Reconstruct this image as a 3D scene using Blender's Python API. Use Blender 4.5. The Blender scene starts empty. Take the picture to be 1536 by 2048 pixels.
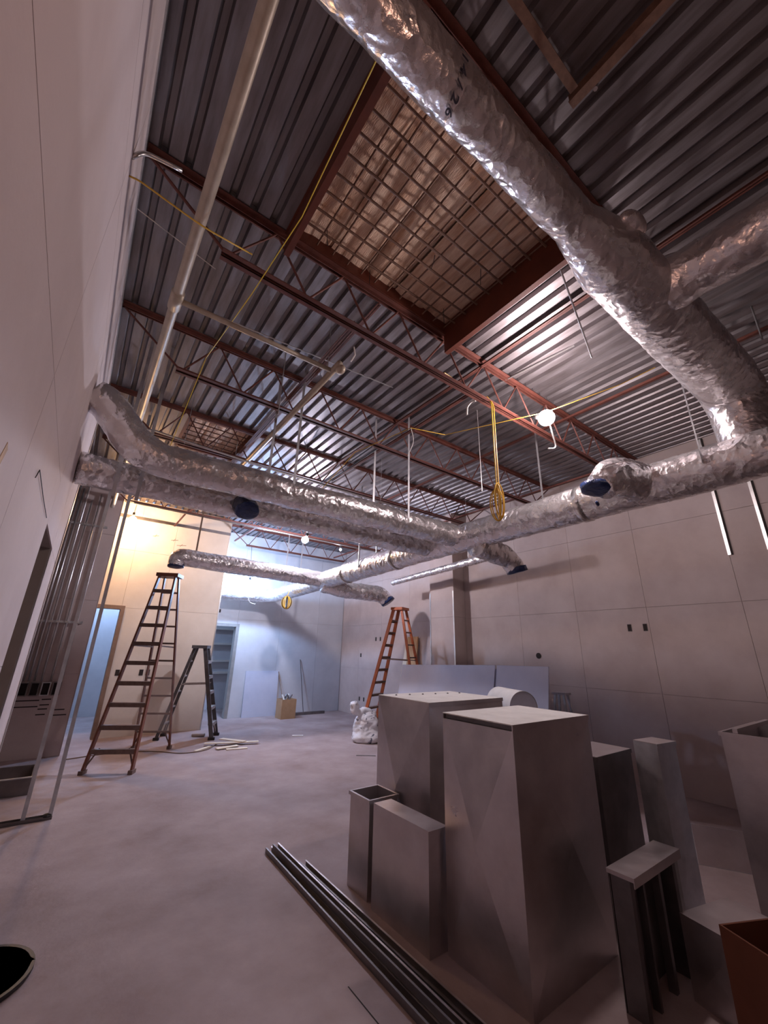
import bpy, math, random
from mathutils import Vector, Matrix, noise
random.seed(7)
sc = bpy.context.scene
col = sc.collection
V = Vector
# ---------------------------------------------------------------- camera
YAW, PITCH, ROLL, FPX, CH = 0.633765, 0.335771, 0.024562, 798.41, 1.70
fw = V((math.sin(YAW)*math.cos(PITCH), math.cos(YAW)*math.cos(PITCH), math.sin(PITCH)))
r0 = V((math.cos(YAW), -math.sin(YAW), 0)); u0 = r0.cross(fw)
rt = r0*math.cos(ROLL)+u0*math.sin(ROLL); up = -r0*math.sin(ROLL)+u0*math.cos(ROLL)
cd = bpy.data.cameras.new('camera'); cam = bpy.data.objects.new('camera', cd); col.objects.link(cam)
cd.sensor_fit = 'VERTICAL'; cd.sensor_height = 36.0; cd.lens = 36.0*FPX/2048.0
cd.clip_start = 0.02; cd.clip_end = 100
mw = Matrix((rt, up, -fw)).transposed().to_4x4(); mw.translation = V((0, 0, CH)); cam.matrix_world = mw
sc.camera = cam
# ---------------------------------------------------------------- world, exposure
w = bpy.data.worlds.new('world'); sc.world = w; w.use_nodes = True
w.node_tree.nodes['Background'].inputs[0].default_value = (.30, .20, .24, 1)
w.node_tree.nodes['Background'].inputs[1].default_value = 0.02
sc.view_settings.view_transform = 'Standard'; sc.view_settings.look = 'None'
sc.view_settings.gamma = 1; sc.view_settings.use_curve_mapping = False
sc.view_settings.exposure = -0.12
# lamp strengths (emission of the bulbs themselves)
COOL, COOL2, WARM, ROSE, BLUE = (1.0, .845, .86), (.90, .86, 1.0), (1.0, .60, .30), (1.0, .53, .38), (.40, .60, 1.0)
S_MAIN, S_FAR, S_WALL, S_WARM, S_BEHIND, S_REAR = 450, 1600, 2400, 720, 66, 1700

# ---------------------------------------------------------------- materials
MATS = {}
def mat(name, c1, c2=None, scale=6, rough=.7, metal=0, bump=0, bscale=40, stretch=None, rough2=None, emit=None, detail=6, contrast=(.35, .65), alpha=None, trans=0):
    m = bpy.data.materials.new(name); m.use_nodes = True
    nt = m.node_tree; b = nt.nodes['Principled BSDF']
    b.inputs['Roughness'].default_value = rough; b.inputs['Metallic'].default_value = metal
    b.inputs['Base Color'].default_value = (*c1, 1)
    if emit:
        b.inputs['Emission Color'].default_value = (*c1, 1); b.inputs['Emission Strength'].default_value = emit
    if trans: b.inputs['Transmission Weight'].default_value = trans
    if alpha is not None: b.inputs['Alpha'].default_value = alpha
    geo = nt.nodes.new('ShaderNodeNewGeometry'); src = geo.outputs['Position']
    if stretch:
        mp = nt.nodes.new('ShaderNodeMapping'); mp.inputs['Scale'].default_value = stretch
        nt.links.new(src, mp.inputs['Vector']); src = mp.outputs['Vector']
    if c2:
        n = nt.nodes.new('ShaderNodeTexNoise'); n.inputs['Scale'].default_value = scale; n.inputs['Detail'].default_value = detail
        n.inputs['Roughness'].default_value = .62
        nt.links.new(src, n.inputs['Vector'])
        r = nt.nodes.new('ShaderNodeValToRGB'); r.color_ramp.elements[0].position = contrast[0]; r.color_ramp.elements[1].position = contrast[1]
        r.color_ramp.elements[0].color = (*c1, 1); r.color_ramp.elements[1].color = (*c2, 1)
        nt.links.new(n.outputs['Fac'], r.inputs['Fac']); nt.links.new(r.outputs['Color'], b.inputs['Base Color'])
        if rough2 is not None:
            mr = nt.nodes.new('ShaderNodeMapRange'); mr.inputs['From Min'].default_value = .3; mr.inputs['From Max'].default_value = .7
            mr.inputs['To Min'].default_value = rough; mr.inputs['To Max'].default_value = rough2
            nt.links.new(n.outputs['Fac'], mr.inputs['Value']); nt.links.new(mr.outputs['Result'], b.inputs['Roughness'])
    if bump:
        n2 = nt.nodes.new('ShaderNodeTexNoise'); n2.inputs['Scale'].default_value = bscale; n2.inputs['Detail'].default_value = 5
        nt.links.new(src, n2.inputs['Vector'])
        bp = nt.nodes.new('ShaderNodeBump'); bp.inputs['Strength'].default_value = bump; bp.inputs['Distance'].default_value = .02
        nt.links.new(n2.outputs['Fac'], bp.inputs['Height']); nt.links.new(bp.outputs['Normal'], b.inputs['Normal'])
    if name == 'foil':
        vo = nt.nodes.new('ShaderNodeTexVoronoi'); vo.feature = 'F1'; vo.inputs['Scale'].default_value = 13
        nz = nt.nodes.new('ShaderNodeTexNoise'); nz.inputs['Scale'].default_value = 6
        mx = nt.nodes.new('ShaderNodeMix'); mx.data_type = 'VECTOR'; mx.inputs['Factor'].default_value = .22
        nt.links.new(geo.outputs['Position'], mx.inputs[4]); nt.links.new(nz.outputs['Color'], mx.inputs[5])
        nt.links.new(geo.outputs['Position'], nz.inputs['Vector']); nt.links.new(mx.outputs[1], vo.inputs['Vector'])
        b2 = nt.nodes.new('ShaderNodeBump'); b2.inputs['Strength'].default_value = .40; b2.inputs['Distance'].default_value = .03
        nt.links.new(vo.outputs['Distance'], b2.inputs['Height']); nt.links.new(bp.outputs['Normal'], b2.inputs['Normal']); nt.links.new(b2.outputs['Normal'], b.inputs['Normal'])
    MATS[name] = m
    return m
mat('concrete', (.255, .182, .172), (.41, .33, .325), 1.3, .82, 0, .15, 30, detail=9, contrast=(.3, .7))
mat('drywall', (.43, .345, .32), (.50, .415, .39), 1.6, .9, 0, .04, 60)
mat('drywall_white', (.63, .53, .51), (.70, .60, .58), 1.2, .85, 0, .04, 50)
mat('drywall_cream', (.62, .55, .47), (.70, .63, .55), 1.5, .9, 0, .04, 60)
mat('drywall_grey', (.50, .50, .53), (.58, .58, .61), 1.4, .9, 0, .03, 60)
mat('drywall_brown', (.34, .28, .25), (.42, .35, .31), 2, .9)
mat('sheet_blue', (.50, .525, .64), (.56, .58, .69), 2, .85)
mat('dark_void', (.03, .022, .02), None, rough=.95)
mat('deck', (.20, .172, .172), (.31, .285, .295), 5, .40, .8, .05, 30, stretch=(3, .35, 1), rough2=.55)
mat('red_primer', (.115, .036, .026), (.17, .055, .038), 9, .6, .1, .1, 60)
mat('red_curb', (.105, .022, .010), (.15, .034, .016), 5, .55, .1)
mat('rust_bar', (.13, .065, .042), (.19, .10, .065), 30, .75)
mat('fibreglass', (.64, .36, .22), (1.0, .78, .60), 3, .95, 0, .6, 25, stretch=(7, 1.1, 1), contrast=(.3, .68))
mat('foil', (.74, .71, .71), (.88, .85, .85), 5, .19, .84, .42, 17, rough2=.34)
mat('foil_tape', (.84, .82, .80), None, rough=.22, metal=.9, bump=.3, bscale=25)
mat('galv', (.47, .475, .49), (.60, .605, .62), 10, .36, .8, .03, 30, rough2=.5)
mat('galv_dusty', (.52, .47, .47), (.64, .59, .59), 4, .27, .90, .04, 40, rough2=.46)
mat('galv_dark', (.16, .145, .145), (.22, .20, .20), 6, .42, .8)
mat('dust_white', (.70, .68, .64), (.80, .78, .74), 6, .85, 0, .1, 40)
mat('pipe_steel', (.40, .33, .25), (.50, .42, .33), 8, .45, .25)
mat('conduit', (.55, .54, .53), (.66, .65, .64), 8, .33, .85)
mat('blue_plastic', (.012, .024, .085), (.02, .045, .15), 14, .28, 0, .7, 22)
mat('dark_plastic', (.02, .025, .05), (.05, .055, .09), 10, .25, 0, .7, 18)
mat('yellow_cord', (.72, .44, .05), None, rough=.45)
mat('yellow_string', (.80, .60, .05), None, rough=.5)
mat('white_cable', (.72, .70, .66), None, rough=.5)
mat('black_metal', (.025, .022, .022), None, rough=.5)
mat('ladder_brown', (.15, .045, .022), (.21, .068, .034), 12, .5)
mat('ladder_orange', (.33, .07, .018), (.42, .10, .03), 12, .42)
mat('ladder_grey', (.06, .058, .062), (.10, .095, .10), 12, .5)
mat('ladder_step', (.14, .085, .065), (.20, .125, .10), 15, .5, .2)
mat('ladder_metal', (.32, .28, .26), (.42, .38, .35), 15, .5, .5)
mat('wood', (.42, .24, .11), (.55, .34, .17), 4, .7, stretch=(8, 8, .8))
mat('wood_pale', (.72, .62, .48), None, rough=.7)
mat('cardboard', (.34, .21, .115), (.41, .26, .15), 5, .85)
mat('cardboard_dark', (.14, .048, .024), (.18, .062, .032), 4, .85)
mat('bag_white', (.68, .66, .68), (.10, .10, .14), 11, .5, 0, .5, 18, contrast=(.60, .63))
mat('ink', (.03, .03, .05), None, rough=.6)
mat('frame_brown', (.20, .13, .09), (.26, .17, .12), 6, .6)
mat('frame_grey', (.22, .21, .20), (.28, .27, .26), 6, .6)
mat('film', (.75, .73, .70), None, rough=.35, alpha=.22)
mat('bulb_main', COOL, emit=S_MAIN); mat('bulb_far', COOL2, emit=S_FAR); mat('bulb_wall', BLUE, emit=S_WALL)
mat('bulb_warm', WARM, emit=S_WARM); mat('bulb_behind', ROSE, emit=S_BEHIND); mat('bulb_rear', BLUE, emit=S_REAR)
mat('bulb_small', COOL2, emit=120)

# ---------------------------------------------------------------- helpers
def tag(o, label=None, cat=None, group=None, kind=None):
    if label: o['label'] = label
    if cat: o['category'] = cat
    if group: o['group'] = group
    if kind: o['kind'] = kind
    return o
def empty(name, loc=(0, 0, 0), rz=0, **k):
    o = bpy.data.objects.new(name, None); col.objects.link(o); o.location = loc; o.rotation_euler = (0, 0, rz)
    o.empty_display_size = .1
    return tag(o, **k)
def link(name, me, parent=None, loc=None):
    o = bpy.data.objects.new(name, me); col.objects.link(o)
    if parent: o.parent = parent
    if loc is not None: o.location = loc
    return o
class MB:
    def __init__(s): s.v = []; s.f = []
    def add(s, vs, fs):
        n = len(s.v); s.v += [V(p) for p in vs]; s.f += [tuple(i+n for i in f) for f in fs]; return s
    def box(s, x0, x1, y0, y1, z0, z1):
        return s.add([(x0,y0,z0),(x1,y0,z0),(x1,y1,z0),(x0,y1,z0),(x0,y0,z1),(x1,y0,z1),(x1,y1,z1),(x0,y1,z1)],
                     [(3,2,1,0),(4,5,6,7),(0,1,5,4),(1,2,6,5),(2,3,7,6),(3,0,4,7)])
    def bar(s, p, q, a, b, upv=(0, 0, 1)):
        p = V(p); q = V(q); d = (q-p).normalized(); u = V(upv)
        if abs(d.dot(u)) > .95: u = V((1, 0, 0)) if abs(d.x) < .9 else V((0, 1, 0))
        sx = d.cross(u).normalized()*a/2; sy = sx.cross(d).normalized()*b/2
        return s.add([p-sx-sy, p+sx-sy, p+sx+sy, p-sx+sy, q-sx-sy, q+sx-sy, q+sx+sy, q-sx+sy],
                     [(0,1,2,3),(7,6,5,4),(0,4,5,1),(1,5,6,2),(2,6,7,3),(3,7,4,0)])
    def tube(s, pts, r, n=8, cap=True, disp=None):
        pts = [V(p) for p in pts]; N = len(pts)
        rs = r if isinstance(r, (list, tuple)) else [r]*N
        t = []
        for i in range(N):
            d = pts[min(i+1, N-1)]-pts[max(i-1, 0)]
            t.append(d.normalized() if d.length > 1e-9 else V((0, 0, 1)))
        u = V((0, 0, 1)) if abs(t[0].z) < .9 else V((1, 0, 0))
        u = (u-t[0]*u.dot(t[0])).normalized()
        base = len(s.v)
        for i in range(N):
            u = (u-t[i]*u.dot(t[i])).normalized(); w_ = t[i].cross(u)
            for k in range(n):
                a = 2*math.pi*k/n; d = u*math.cos(a)+w_*math.sin(a)
                p = pts[i]+d*rs[i]
                if disp: p = p+d*disp(p, i, a)
                s.v.append(p)
        for i in range(N-1):
            for k in range(n):
                a = base+i*n+k; b = base+i*n+(k+1) % n
                s.f.append((a, b, b+n, a+n))
        if cap:
            s.f.append(tuple(base+k for k in reversed(range(n)))); s.f.append(tuple(base+(N-1)*n+k for k in range(n)))
        return s
    def sphere(s, c, r, n=12, m=8, sz=(1, 1, 1), disp=None):
        c = V(c); base = len(s.v)
        for j in range(1, m):
            th = math.pi*j/m
            for k in range(n):
                a = 2*math.pi*k/n
                d = V((math.sin(th)*math.cos(a)*sz[0], math.sin(th)*math.sin(a)*sz[1], math.cos(th)*sz[2]))
                s.v.append(c+d*(r+(disp(c+d*r) if disp else 0)))
        s.v.append(c+V((0, 0, r*sz[2]))); s.v.append(c-V((0, 0, r*sz[2])))
        T = len(s.v)-2; B = T+1
        for j in range(m-2):
            for k in range(n):
                a = base+j*n+k; b = base+j*n+(k+1) % n
                s.f.append((a, a+n, b+n, b))
        for k in range(n):
            s.f.append((T, base+k, base+(k+1) % n)); q = base+(m-2)*n
            s.f.append((B, q+(k+1) % n, q+k))
        return s
    def build(s, name, m, parent=None, loc=None, smooth=False, local=False, **k):
        off = V((0, 0, 0))
        if not local:
            if parent is not None:
                p = parent
                while p is not None: off += p.location; p = p.parent
            elif loc is not None: off = V(loc)
        me = bpy.data.meshes.new(name)
        me.from_pydata([tuple(p-off) for p in s.v], [], s.f); me.update()
        me.materials.append(MATS[m])
        if smooth: me.polygons.foreach_set('use_smooth', [True]*len(me.polygons))
        o = link(name, me, parent, loc if (loc is not None and parent is None) else None)
        return tag(o, **k)
_unit = {}
def piece(name, m, parent, x0, x1, y0, y1, z0, z1, **k):
    """one box-shaped piece that shares a unit cube with its likes"""
    if m not in _unit:
        mb = MB().box(-.5, .5, -.5, .5, -.5, .5); me = bpy.data.meshes.new('piece_'+m)
        me.from_pydata([tuple(v) for v in mb.v], [], mb.f); me.update(); me.materials.append(MATS[m]); _unit[m] = me
    o = link(name, _unit[m], parent)
    off = V((0, 0, 0)); p = parent
    while p is not None: off += p.location; p = p.parent
    o.location = V(((x0+x1)/2, (y0+y1)/2, (z0+z1)/2))-off; o.scale = (x1-x0, y1-y0, z1-z0)
    return tag(o, **k)
def fillet(pts, rad, n=7):
    pts = [V(p) for p in pts]; out = [pts[0]]
    for i in range(1, len(pts)-1):
        a, b, c = pts[i-1], pts[i], pts[i+1]
        l = min(rad, (a-b).length*.49, (c-b).length*.49)
        p = b+(a-b).normalized()*l; q = b+(c-b).normalized()*l
        for k in range(n+1):
            t = k/n; out.append(p*(1-t)**2+b*2*t*(1-t)+q*t*t)
    out.append(pts[-1]); return out
def resample(pts, step, radii=None, marks=None):
    pts = [V(p) for p in pts]; L = [0]
    for a, b in zip(pts, pts[1:]): L.append(L[-1]+(b-a).length)
    n = max(2, int(L[-1]/step)+1); out = []; rr = []
    j = 0
    for i in range(n+1):
        s = L[-1]*i/n
        while j < len(pts)-2 and L[j+1] < s: j += 1
        t = (s-L[j])/max(1e-9, L[j+1]-L[j]); out.append(pts[j].lerp(pts[j+1], min(1, t)))
        if marks:
            f = i/n
            for (f0, r_0), (f1, r_1) in zip(marks, marks[1:]):
                if f0 <= f <= f1+1e-6: rr.append(r_0+(r_1-r_0)*(f-f0)/max(1e-9, f1-f0)); break
            else: rr.append(marks[-1][1])
    return out, rr
def crumple(amp=.010, seed=0):
    o = V((seed*7.3, seed*3.1, seed*5.7))
    def f(p, i, a):
        q = p+o
        v = noise.noise(q*2.2)*1.2+noise.noise(q*7)*.9
        ridge = 1-abs(noise.noise(q*11+V((3, 1, 7))))*2
        ridge2 = 1-abs(noise.noise(q*26))*2
        rings = 1-abs(noise.noise(V((i*.55+seed*9, math.sin(a)*.7, math.cos(a)*.7))))*2
        return amp*(v*.75+ridge*.45+ridge2*.35+rings*.42*(.35+abs(noise.noise(q*1.3))*2))
    return f
def duct_mesh(pts, marks, rad=.25, amp=.010, seed=0, n=36, step=.035):
    p, r = resample(fillet(pts, rad), step, marks=marks)
    mb = MB(); mb.tube(p, r, n, True, crumple(amp, seed)); return mb

# ================================================================ THE SETTING
fl = MB().box(-3.2, 7.2, -4.8, 13.4, -.12, 0).build('floor', 'concrete', loc=(2, 4, 0), kind='structure')
tag(fl, 'dusty bare concrete slab floor', 'floor')
def wall(name, boxes, m, label, base):
    mb = MB()
    for b in boxes: mb.box(*b)
    return mb.build(name, m, loc=base, label=label, cat='wall', kind='structure')
DK = 4.80
def sheets(parent, axis, pos, t, us, zs, m, skip=(), gap=.004):
    """drywall boards over a wall: axis 'x' = wall plane at x=pos, u runs along y; t is the (signed) thickness"""
    for a, b in zip(us, us[1:]):
        for c, d in zip(zs, zs[1:]):
            um, zm = (a+b)/2, (c+d)/2
            if any(s0 < um < s1 and t0 < zm < t1 for s0, s1, t0, t1 in skip): continue
            lo, hi = min(pos, pos+t), max(pos, pos+t)
            if axis == 'x': piece('drywall_sheet', m, parent, lo, hi, a+gap/2, b-gap/2, c+gap/2, d-gap/2)
            else: piece('drywall_sheet', m, parent, a+gap/2, b-gap/2, lo, hi, c+gap/2, d-gap/2)
# right wall
wr = wall('wall_right', [(6.863, 7.02, -4.6, 13.2, 0, DK)], 'drywall_brown', 'long drywall partition on the right with open taped joints', (6.94, 3, 0))
sheets(wr, 'x', 6.862, -.012, [-4.6, -3.4, -2.2, -.98, .24, 1.45, 2.58, 3.67, 4.8, 6.2, 6.95, 8.1, 9.3, 10.4, 11.39], [0, 1.22, 2.42, 3.64, 4.8], 'drywall')
# pilaster on the right wall
pl = MB().box(6.512, 6.849, 6.212, 6.938, 0, DK).build('trim_1', 'drywall_brown', loc=(6.68, 6.57, 0), kind='structure')
tag(pl, 'boxed-out drywall pilaster with bright corner beads on the right wall', 'pilaster')
for z0, z1 in ((0, 2.44), (2.444, 4.8)):
    piece('drywall_sheet', 'drywall', pl, 6.50, 6.512, 6.20, 6.95, z0, z1)
    piece('drywall_sheet', 'drywall', pl, 6.512, 6.849, 6.20, 6.212, z0, z1)
    piece('drywall_sheet', 'drywall', pl, 6.512, 6.849, 6.938, 6.95, z0, z1)
for y in (6.195, 6.925):
    piece('corner_bead', 'conduit', pl, 6.492, 6.50, y, y+.03, .02, 3.0)
# far wall with a door opening
wf = wall('wall_far', [(2.65, 2.66, 11.413, 11.53, 0, DK), (3.52, 6.85, 11.413, 11.53, 0, DK), (2.66, 3.52, 11.413, 11.53, 2.28, DK)], 'drywall_brown', 'far end wall in cool light behind the dark duct', (4.6, 11.46, 0))
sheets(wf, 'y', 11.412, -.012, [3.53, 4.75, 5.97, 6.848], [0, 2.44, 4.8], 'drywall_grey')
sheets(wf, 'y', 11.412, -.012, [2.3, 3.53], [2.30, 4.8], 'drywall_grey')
d2 = MB().box(3.50, 3.585, 11.37, 11.55, 0, 2.31).box(2.60, 3.50, 11.37, 11.55, 2.235, 2.31).box(2.60, 2.68, 11.37, 11.55, 0, 2.235).build('door_1', 'frame_grey', loc=(3.05, 11.46, 0), kind='structure')
tag(d2, 'grey steel door frame without a door in the far wall', 'door frame')
# middle wall (cream, warm light) with a door opening
wm = wall('wall_middle', [(.70, 2.65, 10.163, 10.27, 0, DK), (-2.4, -.22, 10.163, 10.27, 0, DK), (-.22, .70, 10.163, 10.27, 2.44, DK), (2.538, 2.65, 10.27, 11.40, 0, DK)], 'drywall_brown', 'cream drywall partition under the warm bulb behind the tall ladder', (1.2, 10.2, 0))
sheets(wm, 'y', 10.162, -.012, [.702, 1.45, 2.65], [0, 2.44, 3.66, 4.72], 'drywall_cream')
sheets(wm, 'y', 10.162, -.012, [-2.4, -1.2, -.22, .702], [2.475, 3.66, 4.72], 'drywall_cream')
piece('drywall_sheet', 'drywall_cream', wm, 2.651, 2.663, 10.15, 11.40, 0, 4.72)
piece('corner_bead', 'conduit', wm, 2.645, 2.667, 10.142, 10.15, 0, 4.72)
for x0, x1, z in ((.0, 2.66, 4.40),):
    piece('head_track', 'galv_dark', wm, x0, x1, 10.125, 10.15, z-.035, z+.03)
d1 = MB().box(.69, .765, 10.10, 10.30, 0, 2.475).box(-.22, .69, 10.10, 10.30, 2.40, 2.475).box(-.29, -.22, 10.10, 10.30, 0, 2.475).build('door_2', 'frame_brown', loc=(.25, 10.2, 0), kind='structure')
tag(d1, 'brown door frame opening onto a blue-lit room in the cream wall', 'door frame')
# electrical wall: end face toward the camera
we = wall('wall_electrical', [(-2.4, .238, 8.963, 9.08, 0, DK)], 'drywall_brown', 'short brownish partition carrying the vertical conduits', (-.6, 9.0, 0))
sheets(we, 'y', 8.962, -.012, [-2.4, -1.2, -.02, .238], [0, 1.22, 2.44, 3.66, 4.8], 'drywall')
piece('corner_bead', 'drywall', we, .239, .25, 8.95, 9.08, 0, 4.8)
for x0, x1, z in ((-.52, -.2, .83), (-.55, -.2, .74), (-.17, -.05, .84), (-.18, -.06, .76), (-.19, -.07, .70), (-.2, -.08, .62), (0, .16, .68), (-.01, .2, .60)):
    piece('slot', 'dark_void', we, x0, x1, 8.945, 8.952, z-.008, z+.008)
# near left wall with an opening
wl = wall('wall_left', [(-.44, -.313, -4.6, 3.47, 0, DK), (-.44, -.313, 4.42, 5.32, 0, DK), (-.44, -.313, 3.47, 4.42, 2.47, DK)], 'drywall_brown', 'tall white drywall wall close by on the left', (-.37, 0, 0))
sheets(wl, 'x', -.312, .012, [-4.6, -2.1, .34, 2.0, 3.47], [0, 1.56, 2.78, 4.0, 4.80], 'drywall_white')
sheets(wl, 'x', -.312, .012, [3.47, 4.42], [2.47, 4.0, 4.80], 'drywall_white')
sheets(wl, 'x', -.312, .012, [4.42, 5.32], [0, 2.47, 4.0, 4.80], 'drywall_white')
piece('end_cap', 'drywall_white', wl, -.44, -.30, 5.32, 5.332, 0, 4.8)
piece('head_track', 'galv', wl, -.30, -.292, -4.5, 5.3, 4.70, 4.74)
piece('head_track', 'galv_dark', wl, -.30, -.291, -4.5, 5.3, 4.745, 4.79)
piece('jamb_stud', 'galv', wl, -.44, -.30, 4.422, 4.45, 0, 2.46)
piece('corner_bead', 'conduit', wl, -.298, -.292, 5.27, 5.335, 0, 4.6)
# enclosing walls
wall('wall_back', [(-2.4, 7.02, -4.72, -4.6, 0, DK)], 'drywall_brown', 'drywall wall at the near end of the room', (2, -4.66, 0))
wall('wall_outer', [(-2.52, -2.4, -4.72, 13.2, 0, DK)], 'drywall_brown', 'unfinished wall on the far side of the left opening', (-2.46, 4, 0))
wall('wall_rear', [(-2.52, 7.02, 13.2, 13.32, 0, DK)], 'drywall_grey', 'grey wall seen through the far doorways', (2, 13.26, 0))
wall('wall_store', [(-2.4, -.44, 2.9, 3.0, 0, DK), (-2.4, -.44, 5.0, 5.1, 0, DK)], 'drywall_brown', 'partition inside the dark side room', (-1.4, 4, 0))
# ---------------------------------------------------------------- corrugated deck: sheets of six flutes
ce = empty('ceiling', (2, 4, DK), kind='structure', label='corrugated galvanised steel roof deck on red joists', cat='ceiling')
P = .914/6; prof = []
for k in range(6):
    x = k*P
    prof += [(x, .04), (x+.034, .04), (x+.048, 0), (x+P-.014, 0)]
prof += [(.914, .04)]
me_deck = bpy.data.meshes.new('deck_sheet')
vs = [(x, 0, z) for x, z in prof]+[(x, 1, z) for x, z in prof]+[(x, 0, z+.003) for x, z in prof]+[(x, 1, z+.003) for x, z in prof]
n = len(prof)
me_deck.from_pydata(vs, [], [(i, i+1, i+1+n, i+n) for i in range(n-1)]+[(2*n+i, 3*n+i, 3*n+i+1, 2*n+i+1) for i in range(n-1)])
me_deck.update(); me_deck.materials.append(MATS['deck'])
def deck(x, y0, y1):
    o = link('deck_sheet', me_deck, ce); o.location = V((x, y0, DK))-ce.location; o.scale = (1, y1-y0-.004, 1)
X0 = .69-4*.914
for c in range(12):
    x = X0+c*.914
    if x > 7.0: break
    cuts = [(-4.7, -.91), (-.91, 2.29), (2.29, 5.5), (5.5, 8.7), (8.7, 13.3)]
    if c in (4, 5): cuts = [(-4.7, -.91), (-.91, .76), (2.30, 5.5), (5.5, 8.7), (8.7, 13.3)]
    if c == 4: cuts = [(-4.7, -.91), (-.91, .76), (2.30, 5.62), (6.72, 8.7), (8.7, 13.3)]
    for a, b in cuts: deck(x, a, b)
# ---------------------------------------------------------------- skylights: curb, bars, insulation
def skylight(name, x0, x1, y0, y1, label, sx, sy, nb):
    r = empty(name, ((x0+x1)/2, (y0+y1)/2, DK), kind='structure', label=label, cat='skylight')
    zt = 5.02
    for b in ((x0-.03, x0+.02, y0, y1), (x1-.02, x1+.03, y0, y1), (x0, x1, y0-.03, y0+.02), (x0, x1, y1-.02, y1+.03)):
        piece('curb_board', 'red_curb', r, b[0], b[1], b[2], b[3], DK, zt)
    k = x0+.07
    while k < x1-.03:
        mb = MB().tube([(k, y0+.02, 4.852), (k, y1-.02, 4.852)], .0075, 6); mb.build('bar', 'rust_bar', r); k += sx
    k = y0+.07
    while k < y1-.03:
        mb = MB().tube([(x0+.02, k, 4.838), (x1-.02, k, 4.838)], .0095, 6); mb.build('bar', 'rust_bar', r); k += sy
    wd = (x1-x0)/nb
    for i in range(nb):
        a = x0+i*wd; mb = MB(); nx, ny = 10, 26; dz = random.uniform(-.015, .02)
        vs = []; fs = []
        for t in range(2):
            for iy in range(ny+1):
                for ix in range(nx+1):
                    px = a+wd*ix/nx; py = y0+(y1-y0)*iy/ny
                    e = abs(ix/nx-.5)*2
                    z = 4.915+dz+.03*noise.noise(V((px*9, py*2, i)))+.025*e**4 if t == 0 else 5.03
                    vs.append((px, py, z))
        M_ = (nx+1)*(ny+1)
        for iy in range(ny):
            for ix in range(nx):
                q = iy*(nx+1)+ix
                fs.append((q, q+nx+1, q+nx+2, q+1)); fs.append((M_+q, M_+q+1, M_+q+nx+2, M_+q+nx+1))
        mb.add(vs, fs); mb.build('insulation_batt', 'fibreglass', r, smooth=True)
    return r
sk1 = skylight('window_1', .71, 2.43, .78, 2.30, 'large roof opening with rusty bar grid over pinkish insulation', .145, .145, 5)
skylight('window_2', .69, 1.604, 5.62, 6.72, 'small barred roof opening over the left duct', .15, .15, 3)
for b in ((.675, .70, .70, 2.31), (2.41, 2.435, .70, 2.31)):
    piece('header_channel', 'red_curb', sk1, b[0], b[1], b[2], b[3], 4.575, 4.80)
for b in ((.675, .72, 4.575, 4.585), (.66, .70, 4.79, 4.80), (2.41, 2.46, 4.575, 4.585), (2.41, 2.52, 4.79, 4.80)):
    piece('channel_flange', 'red_curb', sk1, b[0], b[1], .70, 2.31, b[2], b[3])
for (x, y, z, dx) in ((.93, 2.12, 4.93, .03), (1.75, 1.75, 4.9, -.02), (1.4, 2.2, 4.92, .02), (2.2, 2.1, 4.9, .03), (2.15, 1.6, 4.9, .02)):
    MB().tube([(x, y, 4.845), (x+dx*.3, y+.01, z/2+4.65/2), (x+dx, y+.03, z-.2)], .003, 5).build('wire_tie', 'black_metal', sk1)
# ---------------------------------------------------------------- joists
def joist(y, label, xa=-.29, xb=6.84, zt=4.775, zb=4.31, first=.45, pitch=.61):
    r = empty('bar_joist', ((xa+xb)/2, y, zb), label=label, cat='joist', group='red bar joists under the deck')
    for nm, z, x0, x1, s in (('top_chord', zt, xa, xb, -1), ('bottom_chord', zb, xa+.55, xb-.55, 1)):
        mb = MB()
        for q in (-1, 1):
            mb.box(x0, x1, y+q*.012-(.04 if q < 0 else 0), y+q*.012+(.04 if q > 0 else 0), z-.003-s*.018, z+.003-s*.018)
            mb.box(x0, x1, y+q*.012-(.005 if q < 0 else 0), y+q*.012+(.005 if q > 0 else 0), z-.021, z+.021)
        mb.build(nm, 'red_primer', r)
    # web members alternate; two meshes shared by all
    x = xa+.05; i = 0
    me = webs
    x = xa+.60
    while x+pitch/2 < xb-.5:
        for k, m_ in enumerate(me):
            o = link('web_rod', m_, r); o.location = V((x+k*pitch/2, y, (zt+zb)/2))-r.location
        x += pitch
    for p, q in (((xa+.02, y, zt-.02), (xa+.58, y, zb)), ((xb-.02, y, zt-.02), (xb-.58, y, zb))):
        MB().tube([p, q], .011, 6).build('end_web', 'red_primer', r)
    return r
webs = []
for sgn in (1, -1):
    mb = MB().tube([(0, 0, -.232*sgn), (.305, 0, .232*sgn)], .0095, 6)
    me = bpy.data.meshes.new('web_rod'); me.from_pydata([tuple(v) for v in mb.v], [], mb.f); me.update(); me.materials.append(MATS['red_primer']); webs.append(me)
JL = [(-2.44, 'red steel bar joist behind the foil trunk duct at the near end'), (-.84, 'red steel bar joist over the near part of the room'),
      (.76, 'dark red bar joist right above the overhead foil duct'), (2.34, 'red steel bar joist along the near lower edge of the large roof opening'),
      (3.90, 'red steel bar joist second beyond the large roof opening'), (5.50, 'red steel bar joist at the front of the small roof opening'),
      (7.10, 'red steel bar joist third from the far end'), (8.70, 'red steel bar joist second from the far end'), (10.6, 'red steel bar joist nearest the far wall')]
for y, l in JL:
    if y > 10: joist(y, l, xa=2.68)
    else: joist(y, l)
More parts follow.
